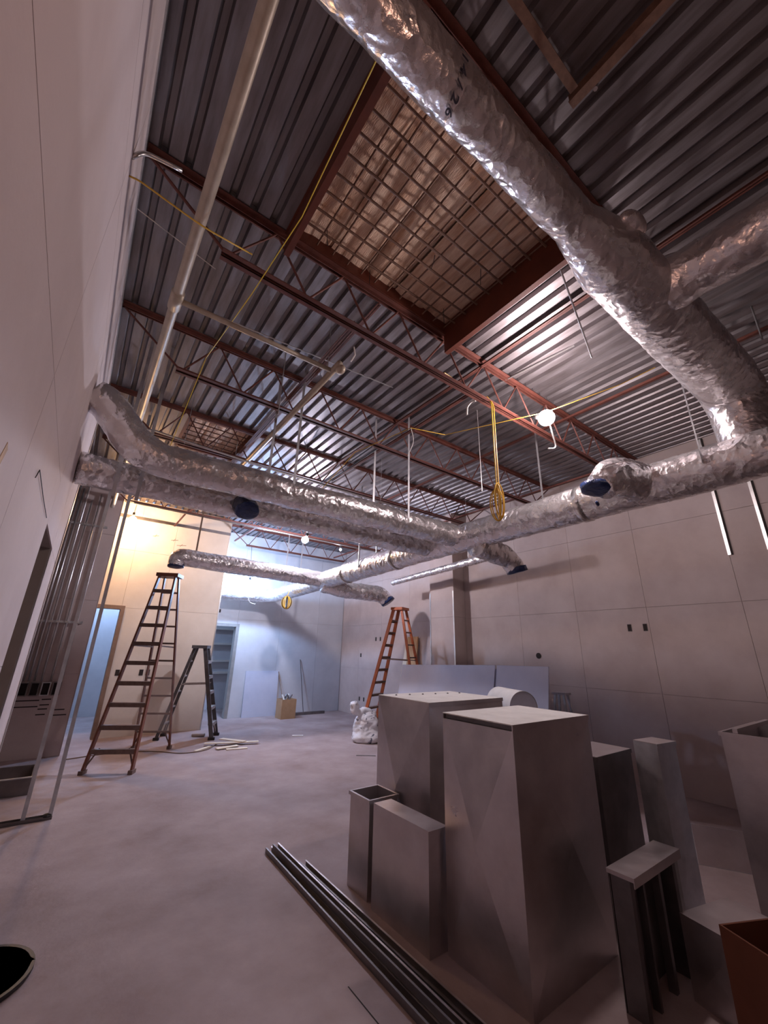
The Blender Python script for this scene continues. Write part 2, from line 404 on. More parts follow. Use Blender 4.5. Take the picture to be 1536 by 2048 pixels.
for x, z, l in ((1.37, 4.355, 'low red bridging bar crossing the joists left of the far pipe'), (1.62, 4.735, 'high red bridging bar crossing the joists left of centre'),
                (3.03, 4.735, 'high red bridging bar passing beside the large roof opening'), (2.9, 4.355, 'low red bridging bar crossing the joists at mid room'),
                (4.75, 4.735, 'high red bridging bar near the bright white bulb'), (5.9, 4.355, 'low red bridging bar near the right wall')):
    ya = 2.36 if x in (1.62, 1.37) or z < 4.5 else -4.5
    mb = MB().box(x-.02, x+.02, ya, 10.58, z-.003, z+.003).box(x-.003, x+.003, ya, 10.58, z-.003, z+.034)
    mb.build('bridging_bar', 'red_primer', loc=(x, 4, z), label=l, cat='bridging')
MB().box(1.625, 1.675, -4.5, .52, 4.70, 4.708).box(1.64, 1.65, -4.5, .52, 4.708, 4.79).build('bridging_bar', 'rust_bar', loc=(1.65, -1, 4.70), label='dark angle bar running back above the overhead foil duct', cat='bridging')

MB().box(-.28, 1.60, .45, .495, 4.70, 4.708).box(-.28, 1.60, .465, .475, 4.708, 4.79).build('cross_angle', 'rust_bar', loc=(.7, .47, 4.70), label='short dark angle bar meeting the one above the overhead duct', cat='bridging')
# ================================================================ DUCTWORK
def cap_disc(mb, c, nrm, r, depth, n=20, wob=.012, seed=0):
    """a crumpled plastic cover over an open duct end"""
    c = V(c); nrm = V(nrm).normalized()
    mb.tube([c-nrm*depth, c-nrm*depth*.4, c+nrm*.004, c+nrm*.012, c+nrm*.014], [r*1.04, r*1.06, r*1.03, r*.7, r*.05], n, True, crumple(wob, seed))
def ring(parent, name, m, c, d, r, wdt):
    c = V(c); d = V(d).normalized()
    MB().tube([c-d*wdt/2, c-d*wdt/2, c+d*wdt/2, c+d*wdt/2], [r-.01, r+.006, r+.006, r-.01], 28, False, crumple(.004, c.x)).build(name, m, parent, smooth=True)

# main trunk along the room
md = empty('main_duct', (4.2, 4, 2.95), label='long foil-wrapped trunk duct running down the room to the far wall', cat='duct')
duct_mesh([(4.2, -4.5, 3.30), (4.2, .5, 3.30), (4.2, 4.0, 3.26), (4.2, 8.0, 3.15), (4.2, 10.75, 3.05), (2.68, 10.85, 3.03)], [(0, .19), (.45, .19), (.8, .18), (1, .15)], .5, .010, 1).build('body', 'foil', md, smooth=True)
for y, z in ((2.0, 3.283), (5.3, 3.225), (6.9, 3.18)):
    ring(md, 'tape_band', 'foil_tape', (4.2, y, z), (0, 1, -.03), .197, .07)
b1 = duct_mesh([(4.12, 1.42, 3.31), (3.84, 1.50, 3.36), (3.72, 1.60, 3.22)], [(0, .19), (.35, .175), (.7, .165), (1, .135)], .2, .012, 2, step=.02).build('takeoff', 'foil', md, smooth=True)
mb = MB(); cap_disc(mb, (3.70, 1.625, 3.19), (-.12, .1, -.95), .125, .055, seed=3); mb.build('plastic_cover', 'blue_plastic', b1, smooth=True)
MB().sphere((3.88, 1.72, 3.13), .03, 8, 6, (1, .5, .8), lambda p: .01*noise.noise(p*40)).build('blue_tape', 'blue_plastic', md, smooth=True)

# upper left branch, comes through the wall with an offset
c1 = empty('branch_duct', (2, 3.85, 3.1), label='foil branch duct entering through the left wall with a dropped elbow', cat='duct')
duct_mesh([(-.29, 3.85, 3.72), (-.18, 3.85, 3.68), (.14, 3.85, 3.29), (1.0, 3.85, 3.29), (4.06, 3.85, 3.29)], [(0, .135), (.12, .15), (.2, .148), (1, .15)], .22, .012, 4).build('body', 'foil', c1, smooth=True)
for x in (1.68, 1.83): ring(c1, 'tape_band', 'foil_tape', (x, 3.85, 3.29), (1, 0, 0), .155, .05)
ring(c1, 'collar', 'foil_tape', (3.98, 3.85, 3.29), (1, 0, 0), .165, .12)
c2 = empty('branch_duct', (2, 4.45, 3.1), label='lower foil branch duct just behind the dropped-elbow one', cat='duct')
duct_mesh([(-.29, 4.47, 3.26), (1, 4.46, 3.255), (4.06, 4.42, 3.235)], [(0, .15), (1, .15)], .22, .012, 5).build('body', 'foil', c2, smooth=True)
t2 = duct_mesh([(1.22, 4.40, 3.22), (1.23, 4.25, 3.18), (1.24, 4.19, 3.11)], [(0, .12), (.6, .125), (1, .10)], .1, .012, 6, step=.02).build('takeoff', 'dark_plastic', c2, smooth=True)
mb = MB(); cap_disc(mb, (1.24, 4.195, 3.10), (0, -.5, -.85), .105, .05, seed=7); mb.build('plastic_cover', 'blue_plastic', t2, smooth=True)
ring(c2, 'collar', 'foil_tape', (3.98, 4.42, 3.25), (1, 0, 0), .163, .10)
# branch above the brown ladder
c3 = empty('branch_duct', (2.6, 7.75, 3.0), label='foil branch duct ending in a blue-covered boot above the tall brown ladder', cat='duct')
duct_mesh([(1.19, 7.72, 3.03), (1.19, 7.72, 3.19), (1.6, 7.75, 3.19), (4.08, 7.9, 3.17)], [(0, .12), (.1, .15), (1, .155)], .16, .012, 8).build('body', 'foil', c3, smooth=True)
mb = MB(); cap_disc(mb, (1.19, 7.72, 3.01), (0, -.1, -1), .125, .05, seed=9); mb.build('plastic_cover', 'blue_plastic', c3, smooth=True)
ring(c3, 'collar', 'foil_tape', (4.0, 7.9, 3.17), (1, 0, 0), .165, .12)
# right-hand boots
c4 = empty('branch_duct', (4.6, 3.45, 2.8), label='short foil branch with blue-covered end toward the right wall', cat='duct')
duct_mesh([(4.15, 3.5, 3.12), (4.5, 3.48, 3.06), (4.78, 3.45, 3.0), (4.88, 3.42, 2.84)], [(0, .17), (.6, .15), (1, .12)], .2, .014, 10).build('body', 'foil', c4, smooth=True)
mb = MB(); cap_disc(mb, (4.89, 3.41, 2.81), (.25, -.1, -.95), .12, .07, wob=.025, seed=11); mb.build('plastic_cover', 'blue_plastic', c4, smooth=True)
c5 = empty('branch_duct', (5, 7.6, 2.7), label='foil branch duct ending in a blue cover above the orange ladder', cat='duct')
duct_mesh([(4.15, 7.85, 3.05), (4.6, 7.75, 2.97), (5.55, 7.6, 2.96), (5.72, 7.55, 2.80)], [(0, .16), (.6, .17), (.85, .17), (1, .13)], .2, .014, 12).build('body', 'foil', c5, smooth=True)
mb = MB(); cap_disc(mb, (5.74, 7.53, 2.78), (.4, -.4, -.8), .14, .08, wob=.03, seed=13); mb.build('plastic_cover', 'blue_plastic', c5, smooth=True)
c6 = duct_mesh([(5.9, 4.5, 3.42), (5.9, 7.6, 3.26)], [(0, .075), (1, .06)], .1, .008, 14, n=20).build('flexible_duct', 'foil', loc=(5.9, 6, 3.3), smooth=True, label='slim pale flexible duct sloping beside the right wall above the pilaster', cat='duct')
for y, z in ((5.2, 3.39), (7.0, 3.29)):
    MB().tube([(5.9, y, z+.07), (5.9, y, 4.79)], .003, 5).build('hanger_wire', 'galv', c6)
# overhead duct above the camera
od = empty('overhead_duct', (1.5, .7, 3.9), label='crumpled foil duct passing overhead with handwritten marker figures', cat='duct')
duct_mesh([(-.29, .74, 4.13), (1.9, .70, 4.13), (2.12, .68, 4.11), (2.6, .66, 4.08), (4.3, .585, 4.02), (4.36, .56, 3.42)], [(0, .115), (.42, .115), (.46, .16), (.50, .20), (.86, .225), (1, .21)], .30, .0075, 15).build('body', 'foil', od, smooth=True)
duct_mesh([(2.74, .55, 4.09), (2.74, .2, 4.09), (2.70, -4.5, 4.10)], [(0, .19), (.03, .16), (1, .16)], .2, .012, 16).build('side_branch', 'foil', od, smooth=True)
MB().sphere((2.18, .50, 4.16), .10, 20, 14, (1.2, .6, .5), lambda p: .02*noise.noise(p*14)).build('crumpled_end', 'foil', od, smooth=True)
ring(od, 'tape_band', 'foil_tape', (2.05, .69, 4.12), (1, -.03, 0), .145, .06)
# handwriting on the foil, wrapped round the underside
u_ = -.152
for ch in '14/26':
    tc = bpy.data.curves.new('writing', 'FONT'); tc.body = ch; tc.size = .058; tc.offset = .0012
    to = bpy.data.objects.new('writing_tmp', tc); col.objects.link(to)
    bpy.context.view_layer.update()
    tm = bpy.data.meshes.new_from_object(to.evaluated_get(bpy.context.evaluated_depsgraph_get()))
    bpy.data.objects.remove(to)
    wch = max(v.co.x for v in tm.vertices)
    for v in tm.vertices:
        q = u_+v.co.x; a = q/.118; x = .83+v.co.y*.9+.30*q; rr = .135
        v.co = V((x, .72+rr*math.sin(a), 4.13-rr*math.cos(a)))-od.location
    u_ += wch+.016
    tm.materials.clear(); tm.materials.append(MATS['ink']); link('written_figure', tm, od)

# straps and hanger rods
def strap(p, q, label, wdt=.028, m='galv', name='hanger_strap', grp='metal duct hanger straps'):
    MB().bar(p, q, wdt, .004, (0, 1, 0)).build(name, m, loc=(p[0], p[1], min(p[2], q[2])), label=label, cat='strap', group=grp)
for x, y, zb, zt, l in ((1.54, 3.72, 3.30, 4.38, 'right strap of the pair holding the dropped-elbow duct near the far pipe'), (1.36, 4.02, 3.30, 4.30, 'left strap of the pair behind the dropped-elbow duct'),
                        (2.78, 4.02, 3.30, 4.30, 'shorter bright strap above the middle of the dropped-elbow duct'), (3.11, 3.70, 3.30, 4.40, 'longer bright strap above the middle of the dropped-elbow duct')):
    strap((x, y, zb), (x, y, zt+(4.8-zt)), l)
strap((.02, 4.28, 3.0), (.02, 4.28, 4.8), 'left of the two straps in front of the lower left duct', .032)
strap((.21, 4.28, 3.0), (.21, 4.28, 4.8), 'right of the two straps in front of the lower left duct', .032)
for y, l, x in ((.86, 'tan strap nearest the overhead duct where it drops', 4.0), (.76, 'second strap beside the overhead duct drop', 4.40), (2.95, 'strap above the trunk duct left of the big boot', 4.0), (2.60, 'strap behind the trunk duct left of the big boot', 4.40)):
    strap((x, y, 3.28), (x, y, 4.8), l, .035)
for x, y, l in ((4.0, 9.6, 'near strap on the far end of the trunk duct'), (4.4, 9.6, 'far strap on the far end of the trunk duct'), (4.0, 6.2, 'strap on the trunk duct beyond the branch joints'), (4.4, 6.2, 'back strap on the trunk duct beyond the branch joints'), (1.48, 7.75, 'dark hanger bar above the boot by the brown ladder')):
    strap((x, y, 3.16), (x, y, 4.8), l, .03, 'galv' if x > 2 else 'frame_brown')
def rod(p, q, r, label, m='conduit'):
    MB().tube([p, q], r, 7).build('hanger_rod', m, loc=(q[0], q[1], q[2]), label=label, cat='rod', group='thin hanger rods')
rod((1.20, 3.5, 4.83), (1.20, 3.5, 3.96), .006, 'thin rod hanging down left of the far sprinkler pipe end')
rod((3.72, 3.0, 4.83), (3.72, 3.0, 3.62), .006, 'thin rod hanging beside the yellow cord')
rod((1.74, .40, 4.83), (1.70, .40, 4.72), .012, 'short rod end above the overhead duct')
rod((2.62, 1.16, 4.83), (3.35, 1.32, 4.35), .008, 'slanting rod hanging beside the overhead duct under the bright deck')
rod((4.4, .30, 4.83), (4.32, .30, 4.37), .007, 'thin rod hanging right of the overhead duct')
rod((3.58, 1.56, 4.79), (3.47, 2.42, 4.78), .009, 'pale rod lying along the deck near the bright bulb')
rod((.13, 3.31, 4.60), (2.37, 3.11, 4.60), .006, 'thin grey rod strung across the deck on the left')
rod((-.29, 2.75, 4.72), (.3, 2.85, 4.66), .004, 'thin wire from the left wall top')

# ================================================================ PIPES
sp = empty('sprinkler_pipe', (.09, 2, 4.2), label='long tan steel pipe running along the left under the deck', cat='pipe')
MB().tube([(.085, -4.5, 4.2), (.085, 8.9, 4.2)], .036, 16).build('pipe_run', 'pipe_steel', sp, smooth=True)
MB().tube([(.085, 2.78, 4.2), (.085, 2.96, 4.2)], .046, 16).build('coupling', 'pipe_steel', sp, smooth=True)
MB().tube([(.085, 2.86, 4.2), (1.44, 2.84, 4.2)], .022, 12).build('cross_pipe', 'pipe_steel', sp, smooth=True)
MB().tube([(1.44, 2.70, 4.2), (1.45, 4.5, 4.2), (1.47, 8.0, 4.2)], .03, 12).build('far_pipe', 'pipe_steel', sp, smooth=True)
MB().sphere((1.47, 2.74, 4.17), .045, 12, 8, (1, 1.2, 1)).build('elbow', 'pipe_steel', sp, smooth=True)
for x, y in ((.085, 2.5), (1.44, 2.95), (.085, 6.5), (1.46, 6.0)):
    MB().tube([(x, y, 4.22), (x, y, 4.83)], .005, 6).build('hanger', 'galv', sp)
MB().tube([(1.53, 2.66, 4.24), (1.56, 2.64, 4.32), (1.53, 2.62, 4.38)], .008, 6).build('hook', 'white_cable', sp)
cp = fillet([(.05, 5.0, 3.9), (.16, 5.0, 4.12), (.5, 5.0, 4.1), (1.85, 5.0, 4.04), (4.1, 5.0, 4.02)], .2)
o = MB().tube(cp, .013, 8).build('conduit_run', 'conduit', loc=(1, 5, 4), smooth=True, label='thin conduit running above and behind the left foil ducts', cat='conduit')
for x in (.6, 2.2, 3.6): MB().tube([(x, 5.0, 4.05), (x, 5.0, 4.83)], .003, 5).build('hanger_wire', 'galv', o)
o = MB().tube([(.4, 8.62, 4.27), (6.84, 8.62, 4.23)], .016, 8).build('conduit_run', 'conduit', loc=(3, 8.6, 4.2), smooth=True, label='long bright conduit crossing under the joists before the far wall', cat='conduit')
# conduit stub and cable from the left wall
MB().tube(fillet([(-.30, 2.0, 4.22), (-.26, 2.0, 4.31), (-.17, 2.0, 4.33), (-.07, 2.0, 4.35)], .08), .012, 10).build('conduit_stub', 'conduit', loc=(-.3, 2, 4.3), smooth=True, label='bent grey conduit stub poking out of the left wall top', cat='conduit')
MB().tube(fillet([(-.30, 2.1, 4.2), (-.25, 2.1, 4.21), (.10, 2.1, 4.145), (.43, 2.2, 4.27)], .1), .005, 8).build('cable', 'yellow_cord', loc=(0, 2.1, 4.2), smooth=True, label='yellow cable from the left wall to the first joist', cat='cable')
# yellow string line
MB().tube([(.545, .60, 4.30), (.592, 1.75, 4.27), (.535, 2.5, 4.24), (.44, 3.43, 4.22), (.40, 4.30, 3.72), (.38, 4.44, 3.47)], .0035, 6).build('string_line', 'yellow_string', loc=(.5, 2, 4.2), label='taut yellow string line beside the large roof opening', cat='string')

# ================================================================ LAMPS AND CORDS
def lamp(name, c, r, bulb, label, cord_to, cage=True):
    c = V(c); t = empty(name, c, label=label, cat='lamp')
    MB().sphere(c, r, 16, 12).build('bulb', bulb, t, smooth=True)
    d = (V(cord_to)-c).normalized()
    MB().tube([c+d*r*.9, c+d*(r+.09)], .024, 12).build('socket', 'black_metal', t, smooth=True)
    MB().tube([c+d*(r+.08), c.lerp(V(cord_to), .5)+V((.01, .01, 0)), V(cord_to)], .005, 6).build('cord', 'black_metal', t)
    return t
l1 = lamp('work_lamp', (3.55, 1.95, 4.09), .085, 'bulb_main', 'dazzling white bulb hanging under the roof deck beside the skylight', (3.55, 2.3, 4.29))
MB().tube(fillet([(3.56, 1.93, 4.03), (3.58, 1.93, 3.95), (3.68, 1.95, 3.77), (3.58, 1.99, 3.75)], .06), .007, 6).build('pigtail', 'white_cable', l1)
lamp('work_lamp', (3.50, 7.55, 3.88), .07, 'bulb_far', 'bright bluish bulb hanging over the branch duct in the distance', (3.5, 7.12, 4.28))
l3 = lamp('work_lamp', (3.36, 10.30, 3.265), .06, 'bulb_wall', 'blue-white bulb right against the far wall above the duct end', (3.36, 10.55, 4.29))
lamp('work_lamp', (5.05, 8.72, 4.14), .03, 'bulb_small', 'tiny distant bulb right of the bluish one', (5.05, 8.70, 4.29))
lw = lamp('work_lamp', (.49, 9.5, 4.16), .075, 'bulb_warm', 'glowing warm yellow bulb in front of the cream wall', (.49, 9.5, 4.80))
lamp('work_lamp', (.48, -.40, 3.05), .06, 'bulb_behind', 'warm rosy bulb hanging from the joist behind the camera', (.48, -.82, 4.29))
lamp('work_lamp', (.6, 12.2, 3.7), .07, 'bulb_rear', 'cool bulb in the room beyond the brown door frame', (.6, 12.2, 4.82))
# festoon cord through the main lamp
MB().tube([(3.70, .95, 4.18), (3.62, 1.24, 4.12), (3.55, 1.95, 4.16), (2.98, 2.89, 4.10), (2.55, 3.0, 4.08), (2.2, 3.6, 3.9), (2.0, 4.0, 3.5)], .004, 6).build('lamp_cord', 'yellow_cord', loc=(3.2, 2, 4.1), label='yellow cord strung through the dazzling bulb', cat='cord')
MB().tube(fillet([(2.55, 3.0, 4.08), (2.62, 3.02, 3.95), (2.55, 3.05, 3.75)], .1), .004, 6).build('wire_tail', 'white_cable', loc=(2.6, 3, 3.75), label='thin wire tail hanging off the yellow cord', cat='cord')
yc = empty('extension_cord', (3.08, 2.36, 3.0), label='yellow extension cord hanging from the joist with a coil at its end', cat='cord')
MB().tube(fillet([(2.45, 2.36, 4.38), (2.75, 2.42, 4.42), (3.05, 2.34, 4.34), (3.10, 2.30, 4.28), (3.09, 2.30, 3.9), (3.08, 2.30, 3.32)], .08), .007, 7).build('hanging_cord', 'yellow_cord', yc)
MB().tube(fillet([(3.05, 2.32, 4.34), (3.12, 2.29, 4.26), (3.11, 2.29, 3.8), (3.10, 2.29, 3.32)], .08), .007, 7).build('hanging_cord', 'yellow_cord', yc)
for k in range(6):
    pts = []
    ph = k*.5; wx = (.075, .05, .065, .03, .055, .07)[k]; hz = (.175, .16, .185, .15, .17, .165)[k]
    for j in range(25):
        a = 2*math.pi*j/24
        pts.append((3.085+wx*math.sin(a)*math.cos(ph), 2.30+wx*math.sin(a)*math.sin(ph)+.006*(k-3), 3.14-.01*k+hz*math.cos(a)))
    MB().tube(pts, .0055, 6, False).build('coil_loop', 'yellow_cord', yc)
yb = empty('cord_bundle', (3.95, 9.5, 2.75), label='small yellow bundle of cord hanging below the far end of the trunk duct', cat='cord')
for k in range(8):
    pts = []
    for j in range(21):
        a = 2*math.pi*j/20; q = k*math.pi/8
        pts.append((3.98+.13*math.cos(a)*math.cos(q)*.9, 9.3+.13*math.cos(a)*math.sin(q), 2.76+.15*math.sin(a)))
    MB().tube(pts, .010, 6, False).build('coil_loop', 'yellow_cord' if k % 3 else 'black_metal', yb)
MB().tube([(3.98, 9.3, 2.9), (4.02, 9.3, 3.05)], .008, 6).build('hanging_cord', 'yellow_cord', yb)
MB().tube(fillet([(3.36, 10.30, 3.19), (3.33, 10.28, 2.95), (3.42, 10.3, 2.78), (3.56, 10.3, 2.76)], .15), .008, 6).build('wire_tail', 'white_cable', loc=(3.5, 10.7, 2.8), label='white wire loop hanging below the bulb by the far wall', cat='cord')

# ================================================================ ELECTRICAL WALL: conduits, boxes, studs
def conduit(x, z0, z1, label, bend=None, y=8.925, r=.014):
    pts = [(x, y, z0), (x, y, z1)]
    if bend: pts += [(x+bend, y, z1+.12)] if abs(bend) < .2 else [(x, y, z1+.1), (x+bend, y, z1+.12)]
    MB().tube(fillet(pts, .1), r, 8).build('wall_conduit', 'conduit', loc=(x, y, z0), smooth=True, label=label, cat='conduit', group='conduits on the short partition')
for x, z0, z1, bd, l in ((-.46, 1.12, 4.5, None, 'leftmost upright conduit on the short partition'), (-.40, 1.12, 4.45, None, 'second upright conduit from the left on the short partition'), (-.33, 1.12, 4.5, .5, 'upright conduit whose top bends right on the short partition'),
                         (-.24, 1.12, 4.25, None, 'middle upright conduit on the short partition'), (-.12, 1.12, 4.4, None, 'second upright conduit from the right on the short partition'), (.02, 1.12, 4.42, None, 'rightmost upright conduit on the short partition')):
    conduit(x, z0, z1, l, bd)
for z, l in ((3.78, 'upper strut channel clamping the upright conduits'), (2.05, 'lower strut channel clamping the upright conduits')):
    mb = MB().box(-.5, .1, 8.93, 8.95, z-.02, z+.02); o = mb.build('strut_channel', 'galv', loc=(-.2, 8.94, z), label=l, cat='strut')
    for x in (-.46, -.33, -.24, -.12, .02): piece('clamp', 'conduit', o, x-.025, x+.025, 8.905, 8.93, z-.015, z+.015)
bx_labels = ['leftmost dark wall box below the upright conduits', 'second dark wall box below the upright conduits', 'third dark wall box below the upright conduits', 'rightmost dark wall box below the upright conduits']
for i in range(4):
    x = -.5+i*.14; r = empty('junction_box', (x+.055, 8.95, .90), label=bx_labels[i], cat='electrical box', group='boxes below the conduits')
    m_ = 'galv_dark' if i != 2 else 'galv'
    for b in ((x, x+.012, .90, 1.1), (x+.103, x+.115, .90, 1.1), (x+.012, x+.103, .90, .912), (x+.012, x+.103, 1.088, 1.1)):
        piece('box_side', m_, r, b[0], b[1], 8.89, 8.949, b[2], b[3])
    piece('box_back', 'dark_void', r, x+.012, x+.103, 8.94, 8.949, .912, 1.088)
# free-standing studs with a floor track in front of it
fr = empty('stud_frame', (.05, 5.97, 0), label='pair of thin steel studs standing in a floor track by the left wall', cat='stud frame')
mb = MB().box(-.75, .235, 5.93, 6.01, 0, .004).box(-.75, .235, 5.93, 5.933, 0, .03).box(-.75, .235, 6.007, 6.01, 0, .03); mb.build('floor_track', 'galv_dark', fr)
for x in (0, .215):
    mb = MB().box(x-.018, x+.018, 5.936, 5.94, .004, 4.78).box(x-.018, x-.014, 5.94, 6.0, .004, 4.78).box(x-.018, x+.018, 6.0, 6.004, .004, 4.78); mb.build('stud', 'galv', fr)
MB().sphere((.19, 5.95, .035), .035, 8, 6, (1.3, 1, .6)).build('scrap_clip', 'black_metal', fr)
# long corner studs on the left wall end
for y, l in ((5.36, 'bright upright steel stud at the end of the left wall'), (5.44, 'second upright steel stud past the end of the left wall')):
    MB().box(-.33, -.325, y, y+.035, 0, 4.79).box(-.36, -.33, y, y+.004, 0, 4.79).build('wall_stud', 'galv', loc=(-.34, y, 0), label=l, cat='stud')
# low curb tray behind the studs
cu = empty('equipment_curb', (-.4, 7.3, 0), label='low dark sheet metal curb on the floor under the conduits', cat='curb')
for b in ((-.9, 0.0, 6.95, 6.98), (-.9, 0.0, 7.62, 7.65), (-.9, -.87, 6.98, 7.62), (-.03, 0.0, 6.98, 7.62)):
    piece('curb_side', 'galv_dark', cu, b[0], b[1], b[2], b[3], 0, .18)
piece('curb_lip', 'galv', cu, -.92, .02, 6.93, 6.97, .18, .19)

# ---------------------------------------------------------------- wall boxes
def wallbox(axis, pos, u, z, label, w_=.06, h=.105, m='galv_dark'):
    if axis == 'x': c = (pos, u, z-h/2); r = empty('outlet_box', c, label=label, cat='outlet box', group='open outlet boxes')
    else: c = (u, pos, z-h/2); r = empty('outlet_box', c, label=label, cat='outlet box', group='open outlet boxes')
    t = .004
    def pc(nm, mm, a, b, c_, d, e, f):
        if axis == 'x': piece(nm, mm, r, pos-f, pos-e, a, b, c_, d)
        else: piece(nm, mm, r, a, b, pos-f, pos-e, c_, d)
    pc('frame_side', m, u-w_/2, u-w_/2+t, z-h/2, z+h/2, 0.0005, .006); pc('frame_side', m, u+w_/2-t, u+w_/2, z-h/2, z+h/2, .0005, .006)
    pc('frame_side', m, u-w_/2, u+w_/2, z+h/2-t, z+h/2, .0005, .006); pc('frame_side', m, u-w_/2, u+w_/2, z-h/2, z-h/2+t, .0005, .006)
    pc('cavity', 'dark_void', u-w_/2+t, u+w_/2-t, z-h/2+t, z+h/2-t, .0005, .003)
for u, z, l in ((2.86, 2.13, 'left of the two dark outlet holes on the right wall'), (2.64, 2.13, 'right of the two dark outlet holes on the right wall'), (9.55, 2.02, 'left upper outlet hole beside the orange ladder'), (9.34, 2.02, 'right upper outlet hole beside the orange ladder'),
                (10.28, 1.58, 'single outlet hole on the right wall near the far corner'), (10.27, .43, 'left low outlet hole behind the white bag'), (10.05, .43, 'right low outlet hole behind the white bag')):
    wallbox('x', 6.85, u, z, l)
for u, l in ((.89, 'outlet box nearest the brown door frame'), (1.31, 'left of the paired outlet boxes behind the brown ladder'), (1.43, 'right of the paired outlet boxes behind the brown ladder')):
    wallbox('y', 10.15, u, 1.17, l, .075, .115)
wallbox('y', 11.40, 3.02, 2.62, 'small dark outlet hole above the far door frame', .05, .09)
ho = MB().tube([(6.8495, 4.48, 1.69), (6.842, 4.48, 1.69)], .05, 16).build('pipe_hole', 'dark_void', loc=(6.85, 4.48, 1.64), label='round dark hole on the right wall above the leaning boards', cat='hole')
for y, z1, l in ((1.45, 3.03, 'left bright steel strip on the top of the right wall'), (1.05, 3.03, 'right bright steel strip on the top of the right wall')):
    o = MB().box(6.835, 6.8495, y-.022, y+.012, z1, 4.79).build('metal_strip', 'conduit', loc=(6.84, y, z1), label=l, cat='metal strip')
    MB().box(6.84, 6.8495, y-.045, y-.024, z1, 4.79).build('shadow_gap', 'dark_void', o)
# pen marks and scuffs: short brush marks on the cream wall
for x, z, dx, l in ((.98, 4.06, .12, 'leftmost dark scrawl high on the cream wall'), (1.36, 4.03, .15, 'upper dark scrawl high on the cream wall'), (1.5, 3.93, .2, 'lower dark scrawl high on the cream wall')):
    MB().bar((x, 10.1495, z-.015), (x+dx, 10.1495, z+.01), .002, .012).bar((x+dx*.35, 10.1495, z-.03), (x+dx*.6, 10.1495, z+.035), .002, .010).build('pen_mark', 'frame_brown', loc=(x, 10.15, z), label=l, cat='mark')

# ================================================================ STEP LADDERS
def stepladder(loc, rz, H, n, wb, wt, spread, rail_m, step_m, label, fs=.55):
    r = empty('step_ladder', loc, rz, label=label, cat='ladder')
    yf, yr = -spread*fs, spread*(1-fs); cy = .10
    def build(mb, nm, m, p=r): return mb.build(nm, m, p, local=True)
    for s in (-1, 1):
        build(MB().bar((s*wb/2, yf, .03), (s*wt/2, -cy, H-.03), .028, .075, (1, 0, 0) if False else (0, 1, 0)), 'front_rail', rail_m)
        build(MB().bar((s*wb/2*.92, yr, .03), (s*wt/2*.9, cy, H-.03), .026, .055, (0, 1, 0)), 'rear_rail', rail_m)
        build(MB().box(s*wb/2-.03, s*wb/2+.03, yf-.06, yf+.06, 0, .05), 'foot', 'black_metal' if rail_m == 'ladder_grey' else step_m)
        build(MB().box(s*wb/2*.92-.028, s*wb/2*.92+.028, yr-.05, yr+.05, 0, .05), 'foot', 'black_metal' if rail_m == 'ladder_grey' else step_m)
        z = H*.58; tt = z/H
        build(MB().bar((s*(wb+(wt-wb)*tt)/2*.9, yf+(-cy-yf)*tt, z), (s*(wb+(wt-wb)*tt)/2*.86, yr+(cy-yr)*tt, z-.02), .012, .022), 'spreader', step_m)
        # knee braces
        t1 = .30/H
        build(MB().bar((s*(wb/2-.01), yf+.02, .08), (s*wb/2*.62, yf+(-cy-yf)*t1, .30), .012, .02), 'knee_brace', step_m)
        build(MB().bar((s*wb/2*.9, yr-.02, .08), (s*wb/2*.55, yr+(cy-yr)*t1, .30), .012, .02), 'knee_brace', step_m)
    for i in range(1, n+1):
        z = H*i/(n+1); t = z/H; w_ = wb+(wt-wb)*t; y = yf+(-cy-yf)*t
        build(MB().box(-w_/2, w_/2, y-.045, y+.04, z-.035, z).box(-w_/2, w_/2, y-.047, y-.041, z-.06, z), 'step', step_m)
        y2 = yr+(cy-yr)*t
        build(MB().box(-w_/2*.9, w_/2*.9, y2-.012, y2+.012, z-.03, z), 'rear_rung', step_m)
    build(MB().box(-wt/2-.05, wt/2+.05, -cy-.05, cy+.05, H-.05, H+.01), 'top_cap', rail_m)
    return r
lad1 = stepladder((1.20, 8.17, 0), math.radians(-29), 2.93, 9, .64, .27, 1.5, 'ladder_brown', 'ladder_step', 'tall brown fibreglass step ladder standing open before the cream wall')
stepladder((6.0, 7.44, 0), math.radians(202), 2.66, 9, .58, .24, 1.45, 'ladder_orange', 'ladder_step', 'tall orange step ladder standing open near the right wall', fs=.55)
stepladder((2.24, 9.42, 0), math.radians(64), 1.72, 5, .46, .26, 1.0, 'ladder_grey', 'ladder_metal', 'short dark grey step ladder standing open by the cream wall corner', fs=.5)
# clear film hung on the back of the brown ladder
mb = MB(); vs = []; fs = []
for i in range(15):
    for j in range(11):
        u = j/10-.5; z = .28+1.1*i/14
        vs.append((u*(.62-.10*z), .60-.20*z+.02*noise.noise(V((u*6, z*3, 1)))+.02, z))
for i in range(14):
    for j in range(10): q = i*11+j; fs.append((q, q+1, q+12, q+11))
mb.add(vs, fs); fo = mb.build('plastic_film', 'film', loc=None, smooth=True, label='clear plastic film hanging on the back of the brown ladder', cat='plastic sheet', local=True)
fo.location = (1.20, 8.17, 0); fo.rotation_euler = (0, 0, math.radians(-29))

